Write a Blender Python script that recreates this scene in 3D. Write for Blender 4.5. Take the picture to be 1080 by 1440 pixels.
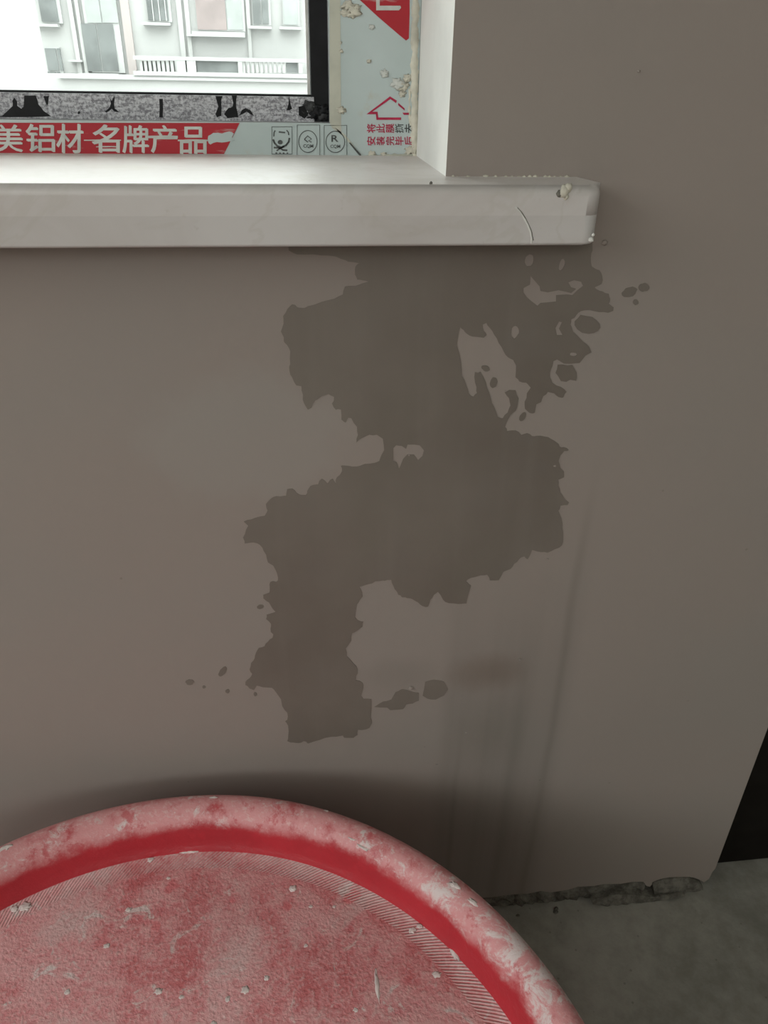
import bpy, bmesh, math, random
from mathutils import Vector, Matrix, noise

random.seed(7)
for o in list(bpy.data.objects):
    bpy.data.objects.remove(o)
scene = bpy.context.scene
C = scene.collection

# ------------------------------------------------------------------ camera
FPX = 1082.0                      # focal length in pixels of the 1080x1440 frame
CAM = Vector((0.0, -0.6, 0.981))  # the window wall's face is y = 0, the floor z = 0
PITCH, YAW, ROLL = math.radians(30.287), math.radians(7.214), math.radians(-1.160)
cp, sp, cy, sy = math.cos(PITCH), math.sin(PITCH), math.cos(YAW), math.sin(YAW)
FWD = Vector((sy * cp, cy * cp, -sp))
_r = Vector((cy, -sy, 0))
_d = FWD.cross(_r)
RIGHT = _r * math.cos(ROLL) + _d * math.sin(ROLL)
DOWN = -_r * math.sin(ROLL) + _d * math.cos(ROLL)
cam_data = bpy.data.cameras.new('camera')
cam = bpy.data.objects.new('camera', cam_data)
C.objects.link(cam)
m3 = Matrix((RIGHT, -DOWN, -FWD)).transposed()
cam.matrix_world = Matrix.Translation(CAM) @ m3.to_4x4()
cam_data.sensor_width = 36.0
cam_data.sensor_fit = 'AUTO'
cam_data.lens = FPX / 1440.0 * 36.0
cam_data.clip_start = 0.02
cam_data.clip_end = 500
scene.camera = cam

# ------------------------------------------------------------------ light: an overcast sky
SKY = 7.0
world = bpy.data.worlds.new('overcast_sky')
scene.world = world
world.use_nodes = True
wt = world.node_tree
wt.nodes.clear()
w_out = wt.nodes.new('ShaderNodeOutputWorld')
w_bg = wt.nodes.new('ShaderNodeBackground')
w_tc = wt.nodes.new('ShaderNodeTexCoord')
w_sx = wt.nodes.new('ShaderNodeSeparateXYZ')
w_mr = wt.nodes.new('ShaderNodeMapRange')
w_mr.inputs['From Min'].default_value = 0.0
w_mr.inputs['From Max'].default_value = 1.0
w_mr.inputs['To Min'].default_value = SKY * 0.36
w_mr.inputs['To Max'].default_value = SKY * 1.3
wt.links.new(w_tc.outputs['Generated'], w_sx.inputs[0])
wt.links.new(w_sx.outputs['Z'], w_mr.inputs['Value'])
wt.links.new(w_mr.outputs[0], w_bg.inputs['Strength'])
w_bg.inputs['Color'].default_value = (0.965, 1.0, 0.985, 1)
wt.links.new(w_bg.outputs[0], w_out.inputs[0])

scene.view_settings.view_transform = 'Standard'
scene.view_settings.look = 'None'
scene.view_settings.gamma = 1.0
scene.view_settings.use_curve_mapping = False
scene.view_settings.exposure = 0.0


def portal(name, loc, rot, sx, sz):
    """sampling guide over an opening (gives off no light of its own)"""
    l = bpy.data.lights.new(name, 'AREA')
    l.shape = 'RECTANGLE'
    l.size, l.size_y = sx, sz
    l.cycles.is_portal = True
    o = bpy.data.objects.new(name, l)
    C.objects.link(o)
    o.location = loc
    o.rotation_euler = rot
    return o


# room shell extents
XL, XR, YB, ZC = -2.6, 1.5, -3.9, 2.7
LW = (-3.3, -0.45, 1.3, 2.62)     # opening in the left wall: y0, y1, z0, z1
BW = (-2.4, -0.1, 1.6, 2.62)       # opening in the back wall: x0, x1, z0, z1
FW = (-1.9, 0.1164, 0.871, 2.45)   # the window in the front wall: x0, x1, z0, z1
portal('daylight_left', (XL - 0.1, (LW[0] + LW[1]) / 2, (LW[2] + LW[3]) / 2), (0, math.radians(-90), 0),
       LW[3] - LW[2], LW[1] - LW[0])
portal('daylight_back', ((BW[0] + BW[1]) / 2, YB - 0.1, (BW[2] + BW[3]) / 2), (math.radians(90), 0, 0),
       BW[1] - BW[0], BW[3] - BW[2])
portal('daylight_front', ((FW[0] + FW[1]) / 2, 0.27, (FW[2] + FW[3]) / 2), (math.radians(-90), 0, 0),
       FW[1] - FW[0], FW[3] - FW[2])


# ------------------------------------------------------------------ pixel helpers
def ray(x, y):
    return RIGHT * ((x - 540) / FPX) + DOWN * ((y - 720) / FPX) + FWD


def on_y(x, y, Y):
    v = ray(x, y)
    return CAM + v * ((Y - CAM.y) / v.y)


def on_z(x, y, Z):
    v = ray(x, y)
    return CAM + v * ((Z - CAM.z) / v.z)


def lin(c):
    c /= 255.0
    return c / 12.92 if c <= 0.04045 else ((c + 0.055) / 1.055) ** 2.4


def rgb(r, g, b):
    return (lin(r), lin(g), lin(b), 1.0)


# ------------------------------------------------------------------ material helpers
class NT:
    def __init__(self, name, rough=0.8, spec=0.3):
        self.mat = bpy.data.materials.new(name)
        self.mat.use_nodes = True
        self.t = self.mat.node_tree
        self.b = self.t.nodes['Principled BSDF']
        self.b.inputs['Roughness'].default_value = rough
        self.b.inputs['Specular IOR Level'].default_value = spec
        tc = self.t.nodes.new('ShaderNodeTexCoord')
        self.co = tc.outputs['Object']
        s = self.t.nodes.new('ShaderNodeSeparateXYZ')
        self.t.links.new(self.co, s.inputs[0])
        self.x, self.y, self.z = s.outputs

    def put(self, sock, v):
        if isinstance(v, (int, float)):
            sock.default_value = v
        elif isinstance(v, tuple):
            sock.default_value = v
        else:
            self.t.links.new(v, sock)

    def m(self, op, a, b=0.0, c=0.0, clamp=False):
        n = self.t.nodes.new('ShaderNodeMath')
        n.operation = op
        n.use_clamp = clamp
        for i, v in enumerate((a, b, c)):
            self.put(n.inputs[i], v)
        return n.outputs[0]

    def mul(self, *a):
        r = a[0]
        for v in a[1:]:
            r = self.m('MULTIPLY', r, v)
        return r

    def add(self, a, b):
        return self.m('ADD', a, b)

    def sub(self, a, b):
        return self.m('SUBTRACT', a, b)

    def ss(self, v, a, b):
        """smooth step of v from a (0) to b (1); a > b turns it round"""
        n = self.t.nodes.new('ShaderNodeMapRange')
        n.interpolation_type = 'SMOOTHSTEP'
        self.put(n.inputs['Value'], v)
        if a < b:
            n.inputs['From Min'].default_value, n.inputs['From Max'].default_value = a, b
            n.inputs['To Min'].default_value, n.inputs['To Max'].default_value = 0, 1
        else:
            n.inputs['From Min'].default_value, n.inputs['From Max'].default_value = b, a
            n.inputs['To Min'].default_value, n.inputs['To Max'].default_value = 1, 0
        return n.outputs[0]

    def band(self, v, a, b, s):
        return self.mul(self.ss(v, a - s, a + s), self.ss(v, b + s, b - s))

    def noise(self, scale, detail=4, rough=0.55, stretch=(1, 1, 1), off=(0, 0, 0), dist=0.0):
        mp = self.t.nodes.new('ShaderNodeMapping')
        mp.inputs['Scale'].default_value = stretch
        mp.inputs['Location'].default_value = off
        self.t.links.new(self.co, mp.inputs[0])
        n = self.t.nodes.new('ShaderNodeTexNoise')
        n.inputs['Scale'].default_value = scale
        n.inputs['Detail'].default_value = detail
        n.inputs['Roughness'].default_value = rough
        n.inputs['Distortion'].default_value = dist
        self.t.links.new(mp.outputs[0], n.inputs['Vector'])
        return n.outputs[0]

    def voro(self, scale, feature='F1', stretch=(1, 1, 1)):
        mp = self.t.nodes.new('ShaderNodeMapping')
        mp.inputs['Scale'].default_value = stretch
        self.t.links.new(self.co, mp.inputs[0])
        n = self.t.nodes.new('ShaderNodeTexVoronoi')
        n.feature = feature
        n.inputs['Scale'].default_value = scale
        self.t.links.new(mp.outputs[0], n.inputs['Vector'])
        return n.outputs['Distance']

    def mix(self, f, a, b, mode='MIX'):
        n = self.t.nodes.new('ShaderNodeMix')
        n.data_type = 'RGBA'
        n.blend_type = mode
        self.put(n.inputs[0], f)
        self.put(n.inputs[6], a)
        self.put(n.inputs[7], b)
        return n.outputs[2]

    def color(self, c):
        self.put(self.b.inputs['Base Color'], c)

    def rough(self, r):
        self.put(self.b.inputs['Roughness'], r)

    def bump(self, h, strength=0.3, dist=0.002):
        n = self.t.nodes.new('ShaderNodeBump')
        n.inputs['Strength'].default_value = strength
        n.inputs['Distance'].default_value = dist
        self.put(n.inputs['Height'], h)
        self.t.links.new(n.outputs[0], self.b.inputs['Normal'])


def plain(name, col, rough=0.7, spec=0.3, var=0.12, scale=40.0, metal=0.0):
    n = NT(name, rough, spec)
    f = n.noise(scale, 4)
    dark = tuple(c * (1 - var) for c in col[:3]) + (1,)
    lite = tuple(min(1, c * (1 + var)) for c in col[:3]) + (1,)
    n.color(n.mix(n.ss(f, 0.3, 0.7), dark, lite))
    n.b.inputs['Metallic'].default_value = metal
    return n.mat


WX = lambda x, y: on_y(x, y, 0.0).x
WZ = lambda x, y: on_y(x, y, 0.0).z

# plaster of the window wall: grey putty coat with soft run marks under the leak
PLASTER = (0.315, 0.270, 0.240, 1)


def plaster_material(name, base, runs):
    n = NT(name, 0.75, 0.25)
    big = n.noise(2.2, 3, 0.5, off=(3.1, 0, 1.7))
    mid = n.noise(7.0, 4, 0.55, off=(0.4, 0, 5.0))
    fine = n.noise(90.0, 3, 0.6)
    v = n.add(n.mul(n.sub(big, 0.5), 0.35), n.mul(n.sub(mid, 0.5), 0.16))
    v = n.add(v, n.mul(n.sub(fine, 0.5), 0.04))
    c0 = tuple(c * 0.88 for c in base[:3]) + (1,)
    c1 = tuple(c * 1.12 for c in base[:3]) + (1,)
    col = n.mix(n.m('ADD', v, 0.5, clamp=True), c0, c1)
    tint = n.noise(5.0, 2, 0.5, off=(7, 2, 1))
    col = n.mix(n.mul(n.ss(tint, 0.4, 0.65), 0.35), col, (base[0] * 0.94, base[1] * 1.0, base[2] * 1.02, 1))
    if runs:
        # vertical run marks: a soft family of streaks below the sill horn
        x0, x1 = WX(625, 1000), WX(800, 1000)
        st = n.noise(1.0, 3, 0.6, stretch=(46, 1, 0.8), off=(2.3, 0, 0))
        reg = n.mul(n.band(n.x, x0, x1 - 0.005, 0.012), n.ss(n.z, WZ(700, 700), WZ(700, 1000)))
        m = n.mul(reg, n.add(0.6, n.mul(n.ss(st, 0.3, 0.7), 0.4)))
        col = n.mix(n.mul(m, 0.34), col, (0.167, 0.152, 0.133, 1))
        # two sharper run lines
        for px, w, top in ((788, 0.004, 620), (655, 0.003, 930), (737, 0.006, 840)):
            xx = WX(px, 950)
            wob = n.add(n.x, n.mul(n.sub(n.noise(5.0, 2, 0.5), 0.5), 0.012))
            lm = n.mul(n.band(wob, xx - w, xx + w, w), n.ss(n.z, WZ(px, top), WZ(px, top + 220)))
            col = n.mix(n.mul(lm, 0.28), col, (0.155, 0.140, 0.121, 1))
        # broad damp veil and the rusty smudge
        for (px, py, rx, rz, k, cc) in ((690, 945, .055, .035, .45, (0.155, 0.112, 0.084, 1)),
                                        (690, 1030, .06, .07, .30, (0.167, 0.149, 0.124, 1)),
                                        (560, 950, .06, .035, .22, (0.186, 0.167, 0.143, 1)),
                                        (640, 1150, .12, .10, .20, (0.167, 0.152, 0.133, 1))):
            dx = n.m('DIVIDE', n.sub(n.x, WX(px, py)), rx)
            dz = n.m('DIVIDE', n.sub(n.z, WZ(px, py)), rz)
            d = n.m('SQRT', n.add(n.mul(dx, dx), n.mul(dz, dz)))
            d = n.add(d, n.mul(n.sub(n.noise(22, 4, 0.6, stretch=(1, 1, .5)), 0.5), 0.9))
            col = n.mix(n.mul(n.ss(d, 1.0, 0.1), k), col, cc)
        # drier, paler area left of the stain and thin pale scuffs right of it
        dx = n.m('DIVIDE', n.sub(n.x, WX(350, 620)), .11)
        dz = n.m('DIVIDE', n.sub(n.z, WZ(350, 620)), .07)
        d = n.m('SQRT', n.add(n.mul(dx, dx), n.mul(dz, dz)))
        d = n.add(d, n.mul(n.sub(n.noise(16, 3), 0.5), 0.8))
        col = n.mix(n.mul(n.ss(d, 1.0, 0.55), 0.30), col, (0.347, 0.332, 0.304, 1))
        # pin-head specks
        sp_ = n.voro(26.0)
        col = n.mix(n.mul(n.ss(sp_, 0.045, 0.02), 0.25), col, (0.074, 0.062, 0.050, 1))
    n.color(col)
    n.bump(n.add(n.mul(fine, 0.4), n.mul(mid, 0.6)), 0.12, 0.004)
    return n.mat


M = {}
M['plaster'] = plaster_material('grey_putty_plaster', PLASTER, True)
M['room_plaster'] = plaster_material('room_plaster', (0.55, 0.52, 0.48, 1), False)


def damp_material():
    n = NT('damp_plaster', 0.6, 0.35)
    a = n.noise(5.5, 4, 0.55, off=(1, 0, 2))
    b = n.noise(1.0, 3, 0.5, stretch=(40, 1, 3))
    col = n.mix(n.ss(a, 0.3, 0.7), (0.165, 0.139, 0.116, 1), (0.206, 0.178, 0.151, 1))
    g = n.noise(6.0, 2, 0.5, off=(5, 0, 8))
    col = n.mix(n.mul(n.ss(g, 0.55, 0.68), 0.14), col, (0.172, 0.160, 0.126, 1))
    c2 = n.noise(13.0, 4, 0.6, off=(2, 0, 6))
    col = n.mix(n.mul(n.ss(c2, 0.5, 0.7), 0.25), col, (0.188, 0.166, 0.150, 1))
    col = n.mix(n.mul(n.ss(b, 0.5, 0.7), 0.25), col, (0.222, 0.195, 0.168, 1))
    n.color(col)
    n.bump(n.noise(120, 3), 0.08, 0.002)
    return n.mat


M['damp'] = damp_material()


def concrete_material():
    n = NT('rough_concrete', 0.9, 0.2)
    a = n.noise(4.0, 6, 0.6)
    b = n.noise(35.0, 5, 0.65)
    v = n.add(n.mul(a, 0.55), n.mul(b, 0.45))
    col = n.mix(n.ss(v, 0.32, 0.68), (0.23, 0.222, 0.19, 1), (0.40, 0.385, 0.34, 1))
    dust = n.noise(14.0, 5, 0.7, off=(2, 4, 0))
    col = n.mix(n.mul(n.ss(dust, 0.60, 0.75), 0.35), col, (0.45, 0.435, 0.40, 1))
    sp_ = n.voro(60.0)
    col = n.mix(n.mul(n.ss(sp_, 0.12, 0.05), 0.35), col, (0.08, 0.075, 0.065, 1))
    n.color(col)
    n.bump(v, 0.35, 0.006)
    return n.mat


M['concrete'] = concrete_material()


def mortar_material():
    n = NT('grey_mortar', 0.95, 0.1)
    b = n.noise(60.0, 6, 0.7)
    n.color(n.mix(n.ss(b, 0.35, 0.65), (0.10, 0.094, 0.078, 1), (0.225, 0.212, 0.18, 1)))
    n.bump(b, 0.8, 0.006)
    return n.mat


M['mortar'] = mortar_material()


def marble_material(name, k):
    n = NT(name, 0.32, 0.5)
    a = n.noise(3.0, 5, 0.6, stretch=(1, 1, 2.0), dist=1.2)
    col = n.mix(n.ss(a, 0.35, 0.7), (0.575, 0.54, 0.505, 1), (0.665, 0.645, 0.615, 1))
    v = n.noise(5.0, 5, 0.6, off=(4, 1, 2), dist=2.0)
    vein = n.ss(n.m('ABSOLUTE', n.sub(v, 0.5)), 0.035, 0.0)
    col = n.mix(n.mul(vein, 0.22), col, (0.50, 0.47, 0.40, 1))
    st = n.noise(11.0, 5, 0.6, off=(9, 0, 3))
    col = n.mix(n.mul(n.ss(st, 0.56, 0.74), 0.30), col, (0.52, 0.48, 0.37, 1))
    gr = n.noise(70.0, 4, 0.6)
    col = n.mix(n.mul(n.ss(gr, 0.64, 0.72), 0.3), col, (0.45, 0.42, 0.36, 1))
    n.color(n.mix(1.0, col, (k, k * .985, k, 1), 'MULTIPLY'))
    n.rough(n.add(0.25, n.mul(st, 0.3)))
    return n.mat


M['marble'] = marble_material('white_marble', 1.0)
M['marble_strip'] = marble_material('white_marble_strip', 0.93)


def film_material():
    n = NT('pale_protective_film', 0.5, 0.4)
    a = n.noise(9.0, 4, 0.5)
    col = n.mix(n.ss(a, 0.35, 0.65), (0.44, 0.51, 0.495, 1), (0.51, 0.575, 0.565, 1))
    d = n.noise(38.0, 5, 0.6, off=(1, 2, 3))
    col = n.mix(n.mul(n.ss(d, 0.60, 0.72), 0.55), col, (0.47, 0.44, 0.35, 1))
    n.color(col)
    n.bump(n.noise(60, 3), 0.15, 0.001)
    return n.mat


M['film'] = film_material()
M['film_glue'] = plain('yellowed_film_edge', (0.46, 0.455, 0.38, 1), 0.6, 0.3, 0.15, 30)


def red_print():
    n = NT('red_print', 0.45, 0.4)
    d = n.noise(1.0, 4, 0.6, stretch=(30, 30, 160))
    col = n.mix(n.mul(n.ss(d, 0.60, 0.70), 0.6), (0.40, 0.014, 0.024, 1), (0.45, 0.28, 0.26, 1))
    n.color(col)
    return n.mat


M['red_print'] = red_print()
M['letter'] = plain('pale_lettering', (0.56, 0.57, 0.53, 1), 0.5, 0.3, 0.12, 60)
M['ink_red'] = plain('crimson_ink', (0.40, 0.018, 0.06, 1), 0.5, 0.3, 0.2, 300)
M['ink_black'] = plain('faded_black_ink', (0.085, 0.09, 0.085, 1), 0.6, 0.3, 0.35, 400)
M['bead'] = plain('cream_sealant', (0.56, 0.53, 0.44, 1), 0.7, 0.3, 0.2, 60)
M['white_putty'] = plain('white_putty', (0.70, 0.69, 0.65, 1), 0.8, 0.2, 0.12, 80)
M['alu'] = plain('grey_aluminium', (0.36, 0.37, 0.37, 1), 0.45, 0.5, 0.1, 30)
M['black'] = plain('plain_black', (0.008, 0.008, 0.009, 1), 0.55, 0.25, 0.4, 60)  # even black for the sash stile, gasket and flecks
M['soot'] = plain('sooty_mortar', (0.06, 0.06, 0.06, 1), 0.9, 0.1, 0.5, 300)
M['dark_panel'] = plain('near_black_panel', (0.012, 0.010, 0.008, 1), 0.8, 0.1, 0.2, 20)  # near-black colour stands in for the unlit recess


def sash_material():
    n = NT('dusty_patterned_sash_film', 0.45, 0.5)
    a = n.noise(420.0, 3, 0.7)
    b = n.noise(1.0, 3, 0.6, stretch=(90, 90, 420))
    v = n.add(n.mul(a, 0.6), n.mul(b, 0.4))
    col = n.mix(n.ss(v, 0.40, 0.60), (0.17, 0.165, 0.18, 1), (0.56, 0.56, 0.58, 1))
    n.color(col)
    n.bump(a, 0.4, 0.001)
    return n.mat


M['sash'] = sash_material()
M['jamb'] = plain('jamb_putty_lit', (0.76, 0.755, 0.72, 1), 0.75, 0.25, 0.06, 14)  # jamb putty whiter than the wall, partly window light put into its colour


def glass_material():
    m = bpy.data.materials.new('window_glass')
    m.use_nodes = True
    t = m.node_tree
    t.nodes.clear()
    o = t.nodes.new('ShaderNodeOutputMaterial')
    tr = t.nodes.new('ShaderNodeBsdfTransparent')
    gl = t.nodes.new('ShaderNodeBsdfGlossy')
    gl.inputs['Roughness'].default_value = 0.02
    df = t.nodes.new('ShaderNodeBsdfDiffuse')
    df.inputs['Color'].default_value = (0.8, 0.85, 0.83, 1)
    fr = t.nodes.new('ShaderNodeFresnel')
    fr.inputs['IOR'].default_value = 1.2
    mx = t.nodes.new('ShaderNodeMixShader')
    tr.inputs['Color'].default_value = (0.97, 0.99, 0.98, 1)
    t.links.new(fr.outputs[0], mx.inputs[0])
    t.links.new(tr.outputs[0], mx.inputs[1])
    t.links.new(gl.outputs[0], mx.inputs[2])
    # thin film of dust on the pane
    tc = t.nodes.new('ShaderNodeTexCoord')
    nz = t.nodes.new('ShaderNodeTexNoise')
    nz.inputs['Scale'].default_value = 6.0
    t.links.new(tc.outputs['Object'], nz.inputs['Vector'])
    mr = t.nodes.new('ShaderNodeMapRange')
    mr.inputs['To Min'].default_value = 0.03
    mr.inputs['To Max'].default_value = 0.09
    t.links.new(nz.outputs[0], mr.inputs['Value'])
    m2 = t.nodes.new('ShaderNodeMixShader')
    t.links.new(mr.outputs[0], m2.inputs[0])
    t.links.new(mx.outputs[0], m2.inputs[1])
    t.links.new(df.outputs[0], m2.inputs[2])
    t.links.new(m2.outputs[0], o.inputs[0])
    return m


M['glass'] = glass_material()


# ------------------------------------------------------------------ mesh helpers
def link(name, me, mat, parent=None):
    o = bpy.data.objects.new(name, me)
    C.objects.link(o)
    if mat is not None and not me.materials:
        me.materials.append(mat)
    if parent is not None:
        o.parent = parent
    return o


def from_bm(name, bm, mat, parent=None, smooth=False):
    bmesh.ops.recalc_face_normals(bm, faces=bm.faces)
    me = bpy.data.meshes.new(name)
    bm.to_mesh(me)
    bm.free()
    if smooth:
        for p in me.polygons:
            p.use_smooth = True
    return link(name, me, mat, parent)


def empty(name, loc=(0, 0, 0)):
    o = bpy.data.objects.new(name, None)
    o.empty_display_size = 0.05
    C.objects.link(o)
    o.location = loc
    return o


def tag(o, label=None, cat=None, group=None, kind=None):
    if label:
        o['label'] = label
    if cat:
        o['category'] = cat
    if group:
        o['group'] = group
    if kind:
        o['kind'] = kind
    return o


def add_box(bm, x0, x1, y0, y1, z0, z1):
    vs = [bm.verts.new((x, y, z)) for z in (z0, z1) for y in (y0, y1) for x in (x0, x1)]
    for f in ((0, 1, 3, 2), (4, 6, 7, 5), (0, 4, 5, 1), (2, 3, 7, 6), (0, 2, 6, 4), (1, 5, 7, 3)):
        bm.faces.new([vs[i] for i in f])
    return vs


def box(name, x0, x1, y0, y1, z0, z1, mat, parent=None, bev=0.0, seg=2):
    bm = bmesh.new()
    add_box(bm, x0, x1, y0, y1, z0, z1)
    if bev:
        bmesh.ops.bevel(bm, geom=bm.edges[:], offset=bev, segments=seg, profile=0.5, affect='EDGES')
    return from_bm(name, bm, mat, parent)


def plate(name, loops, Y, depth, mat, parent=None):
    """flat filled outline(s) in an x-z plane at y = Y (its room-side face), `depth` thick behind it;
    loops are lists of (x, z); an inner loop cuts a hole, a loop inside a hole is filled again"""
    cu = bpy.data.curves.new(name, 'CURVE')
    cu.dimensions = '2D'
    cu.fill_mode = 'BOTH'
    cu.extrude = depth / 2
    for lp in loops:
        s = cu.splines.new('POLY')
        s.points.add(len(lp) - 1)
        for p, (x, z) in zip(s.points, lp):
            p.co = (x, z, 0, 1)
        s.use_cyclic_u = True
    tmp = bpy.data.objects.new('tmp', cu)
    me = bpy.data.meshes.new_from_object(tmp)
    bpy.data.objects.remove(tmp)
    bpy.data.curves.remove(cu)
    me.name = name
    me.materials.clear()
    # curve space (x, y, z) -> world (x, Y + depth/2 - z, y)
    me.transform(Matrix(((1, 0, 0, 0), (0, 0, -1, Y + depth / 2), (0, 1, 0, 0), (0, 0, 0, 1))))
    return link(name, me, mat, parent)


def px_loop(pts, Y):
    out = []
    for x, y in pts:
        p = on_y(x, y, Y)
        out.append((p.x, p.z))
    return out


def ragged(pts, amp=1.0, sub=2, seed=0):
    """small irregular steps between traced points"""
    rng = random.Random(seed)
    out = []
    n = len(pts)
    for i in range(n):
        (x0, y0), (x1, y1) = pts[i], pts[(i + 1) % n]
        L = math.hypot(x1 - x0, y1 - y0)
        k = sub if L > 6 else 1
        for j in range(k):
            t = j / k
            a = amp if j else amp * 0.35
            out.append((x0 + (x1 - x0) * t + rng.uniform(-a, a), y0 + (y1 - y0) * t + rng.uniform(-a, a)))
    return out


def ell(cx, cy, rx, ry, ang=0, n=14, jit=0.12, seed=0):
    rng = random.Random(seed + int(cx * 7 + cy))
    c, s = math.cos(math.radians(ang)), math.sin(math.radians(ang))
    out = []
    for i in range(n):
        a = 2 * math.pi * i / n
        k = 1 + rng.uniform(-jit, jit)
        u, v = rx * k * math.cos(a), ry * k * math.sin(a)
        out.append((cx + u * c - v * s, cy + u * s + v * c))
    return out


def glyph(name, ch, rect, Y, depth, mat, parent=None, rot=0, bold=0.0):
    """one printed character, fitted to a pixel rectangle (x0, y0, x1, y1) on the plane y = Y"""
    fc = bpy.data.curves.new('glyph', 'FONT')
    fc.body = ch
    fc.size = 1.0
    fc.offset = bold
    fc.resolution_u = 3
    tmp = bpy.data.objects.new('tmp', fc)
    me = bpy.data.meshes.new_from_object(tmp)
    bpy.data.objects.remove(tmp)
    bpy.data.curves.remove(fc)
    pts = [(v.co.x, v.co.y) for v in me.vertices]
    if rot == 90:
        pts = [(-y, x) for x, y in pts]
    ax0, ax1 = min(p[0] for p in pts), max(p[0] for p in pts)
    ay0, ay1 = min(p[1] for p in pts), max(p[1] for p in pts)
    x0, y0, x1, y1 = rect
    q = [on_y(x0, y0, Y), on_y(x1, y0, Y), on_y(x0, y1, Y), on_y(x1, y1, Y)]
    verts = []
    for u, v in pts:
        s = (u - ax0) / (ax1 - ax0)
        t = (ay1 - v) / (ay1 - ay0)
        p = (q[0] * (1 - s) + q[1] * s) * (1 - t) + (q[2] * (1 - s) + q[3] * s) * t
        verts.append((p.x, Y, p.z))
    bm = bmesh.new()
    bv = [bm.verts.new(v) for v in verts]
    for f in me.polygons:
        try:
            bm.faces.new([bv[i] for i in f.vertices])
        except ValueError:
            pass
    bpy.data.meshes.remove(me)
    bmesh.ops.recalc_face_normals(bm, faces=bm.faces)
    r = bmesh.ops.extrude_face_region(bm, geom=bm.faces[:])
    for v in r['geom']:
        if isinstance(v, bmesh.types.BMVert):
            v.co.y += depth
    return from_bm(name, bm, mat, parent)


def lump(name, loc, size, mat, parent=None, seed=0, sub=2, amp=0.35, freq=1.6):
    """irregular crumb: a noise-shaped icosphere"""
    bm = bmesh.new()
    bmesh.ops.create_icosphere(bm, subdivisions=sub, radius=1.0)
    off = Vector((seed * 3.7, seed * 1.3, seed * 2.1))
    for v in bm.verts:
        k = 1 + amp * noise.noise(v.co * freq + off) + amp * 0.5 * noise.noise(v.co * freq * 2.7 + off)
        v.co = Vector((v.co.x * size[0], v.co.y * size[1], v.co.z * size[2])) * k
    o = from_bm(name, bm, mat, parent, smooth=sub > 1)
    o.location = loc
    return o


# ================================================================== THE ROOM
box('floor', XL - 0.2, XR + 0.2, YB - 0.2, 1.0, -0.12, 0.0, M['concrete'])
tag(bpy.data.objects['floor'], kind='structure', label='rough dusty grey concrete floor')
tag(box('ceiling', XL - 0.2, XR + 0.2, YB - 0.2, 1.0, ZC, ZC + 0.12, M['white_putty']), kind='structure')

# window wall, ragged along its foot, with a rounded outer corner at its right end
XE = on_y(1040, 1130, 0).x
foot_px = [(560, 1272), (640, 1264), (690, 1262), (720, 1258), (742, 1257), (760, 1253), (775, 1255), (800, 1251), (812, 1247),
           (835, 1246), (850, 1243), (872, 1243), (890, 1240), (905, 1240), (909, 1246), (914, 1247), (920, 1240),
           (935, 1236), (958, 1234), (975, 1234), (983, 1237), (990, 1241), (997, 1236), (1002, 1226)]
foot = [(p.x, p.z) for p in (on_y(x, y, 0) for x, y in foot_px)]
outer = [(XL - 0.2, ZC)] + [(XL - 0.2, 0.0), (-0.7, 0.0), (-0.6, 0.012), (-0.3, 0.016)] + foot + [(XE, foot[-1][1] + 0.006), (XE, ZC)]
hole = [(FW[0], FW[2]), (FW[0], FW[3]), (FW[1], FW[3]), (FW[1], FW[2])]
wall = plate('wall_front', [outer, hole], 0.0, 0.26, M['plaster'])
tag(wall, kind='structure', label='grey plastered wall under the window with a dark leak stain')
b = wall.modifiers.new('soft_corner', 'BEVEL')
b.width = 0.004
b.segments = 3
b.limit_method = 'ANGLE'
b.angle_limit = math.radians(60)

wall.data.materials.append(M['jamb'])
for pl in wall.data.polygons:
    c = pl.center
    if abs(pl.normal.x) > 0.9 and FW[0] - .01 < c.x < FW[1] + .01 and c.z > FW[2] - .01:
        pl.material_index = 1

# mortar showing under the ragged foot of the plaster
mortar = []
rng = random.Random(3)


def mortar_strip(name, px, y_front, seed, mat=None, step=0.006, amp=0.004):
    """rough band between two traced edges; px = list of (x, y_top, y_bottom)"""
    bm = bmesh.new()
    cols = []
    a = [(on_y(x, t, y_front), on_y(x, b_, y_front)) for x, t, b_ in px]
    n = max(8, int((a[-1][0].x - a[0][0].x) / step))
    rows = 5
    for i in range(n + 1):
        s = i / n * (len(a) - 1)
        k = min(int(s), len(a) - 2)
        f = s - k
        top = a[k][0].lerp(a[k + 1][0], f)
        bot = a[k][1].lerp(a[k + 1][1], f)
        col = []
        for j in range(rows):
            p = top.lerp(bot, j / (rows - 1))
            q = p * 130 + Vector((seed * 9, 0, 0))
            bulge = math.sin(math.pi * j / (rows - 1)) * 0.004
            p = p + Vector((0, -bulge + amp * noise.noise(q) + amp * .7 * noise.noise(q * 2.6),
                            amp * 0.5 * noise.noise(q + Vector((5, 5, 5)))))
            col.append(bm.verts.new(p))
        col.append(bm.verts.new((col[-1].co.x, y_front + 0.03, col[-1].co.z)))
        col.insert(0, bm.verts.new((col[0].co.x, y_front + 0.03, col[0].co.z)))
        cols.append(col)
    for c0, c1 in zip(cols, cols[1:]):
        for j in range(len(c0) - 1):
            bm.faces.new((c0[j], c0[j + 1], c1[j + 1], c1[j]))
        bm.faces.new((c0[-1], c0[0], c1[0], c1[-1]))
    bm.faces.new(cols[0])
    bm.faces.new(list(reversed(cols[-1])))
    return from_bm(name, bm, mat or M['mortar'], wall)


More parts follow.
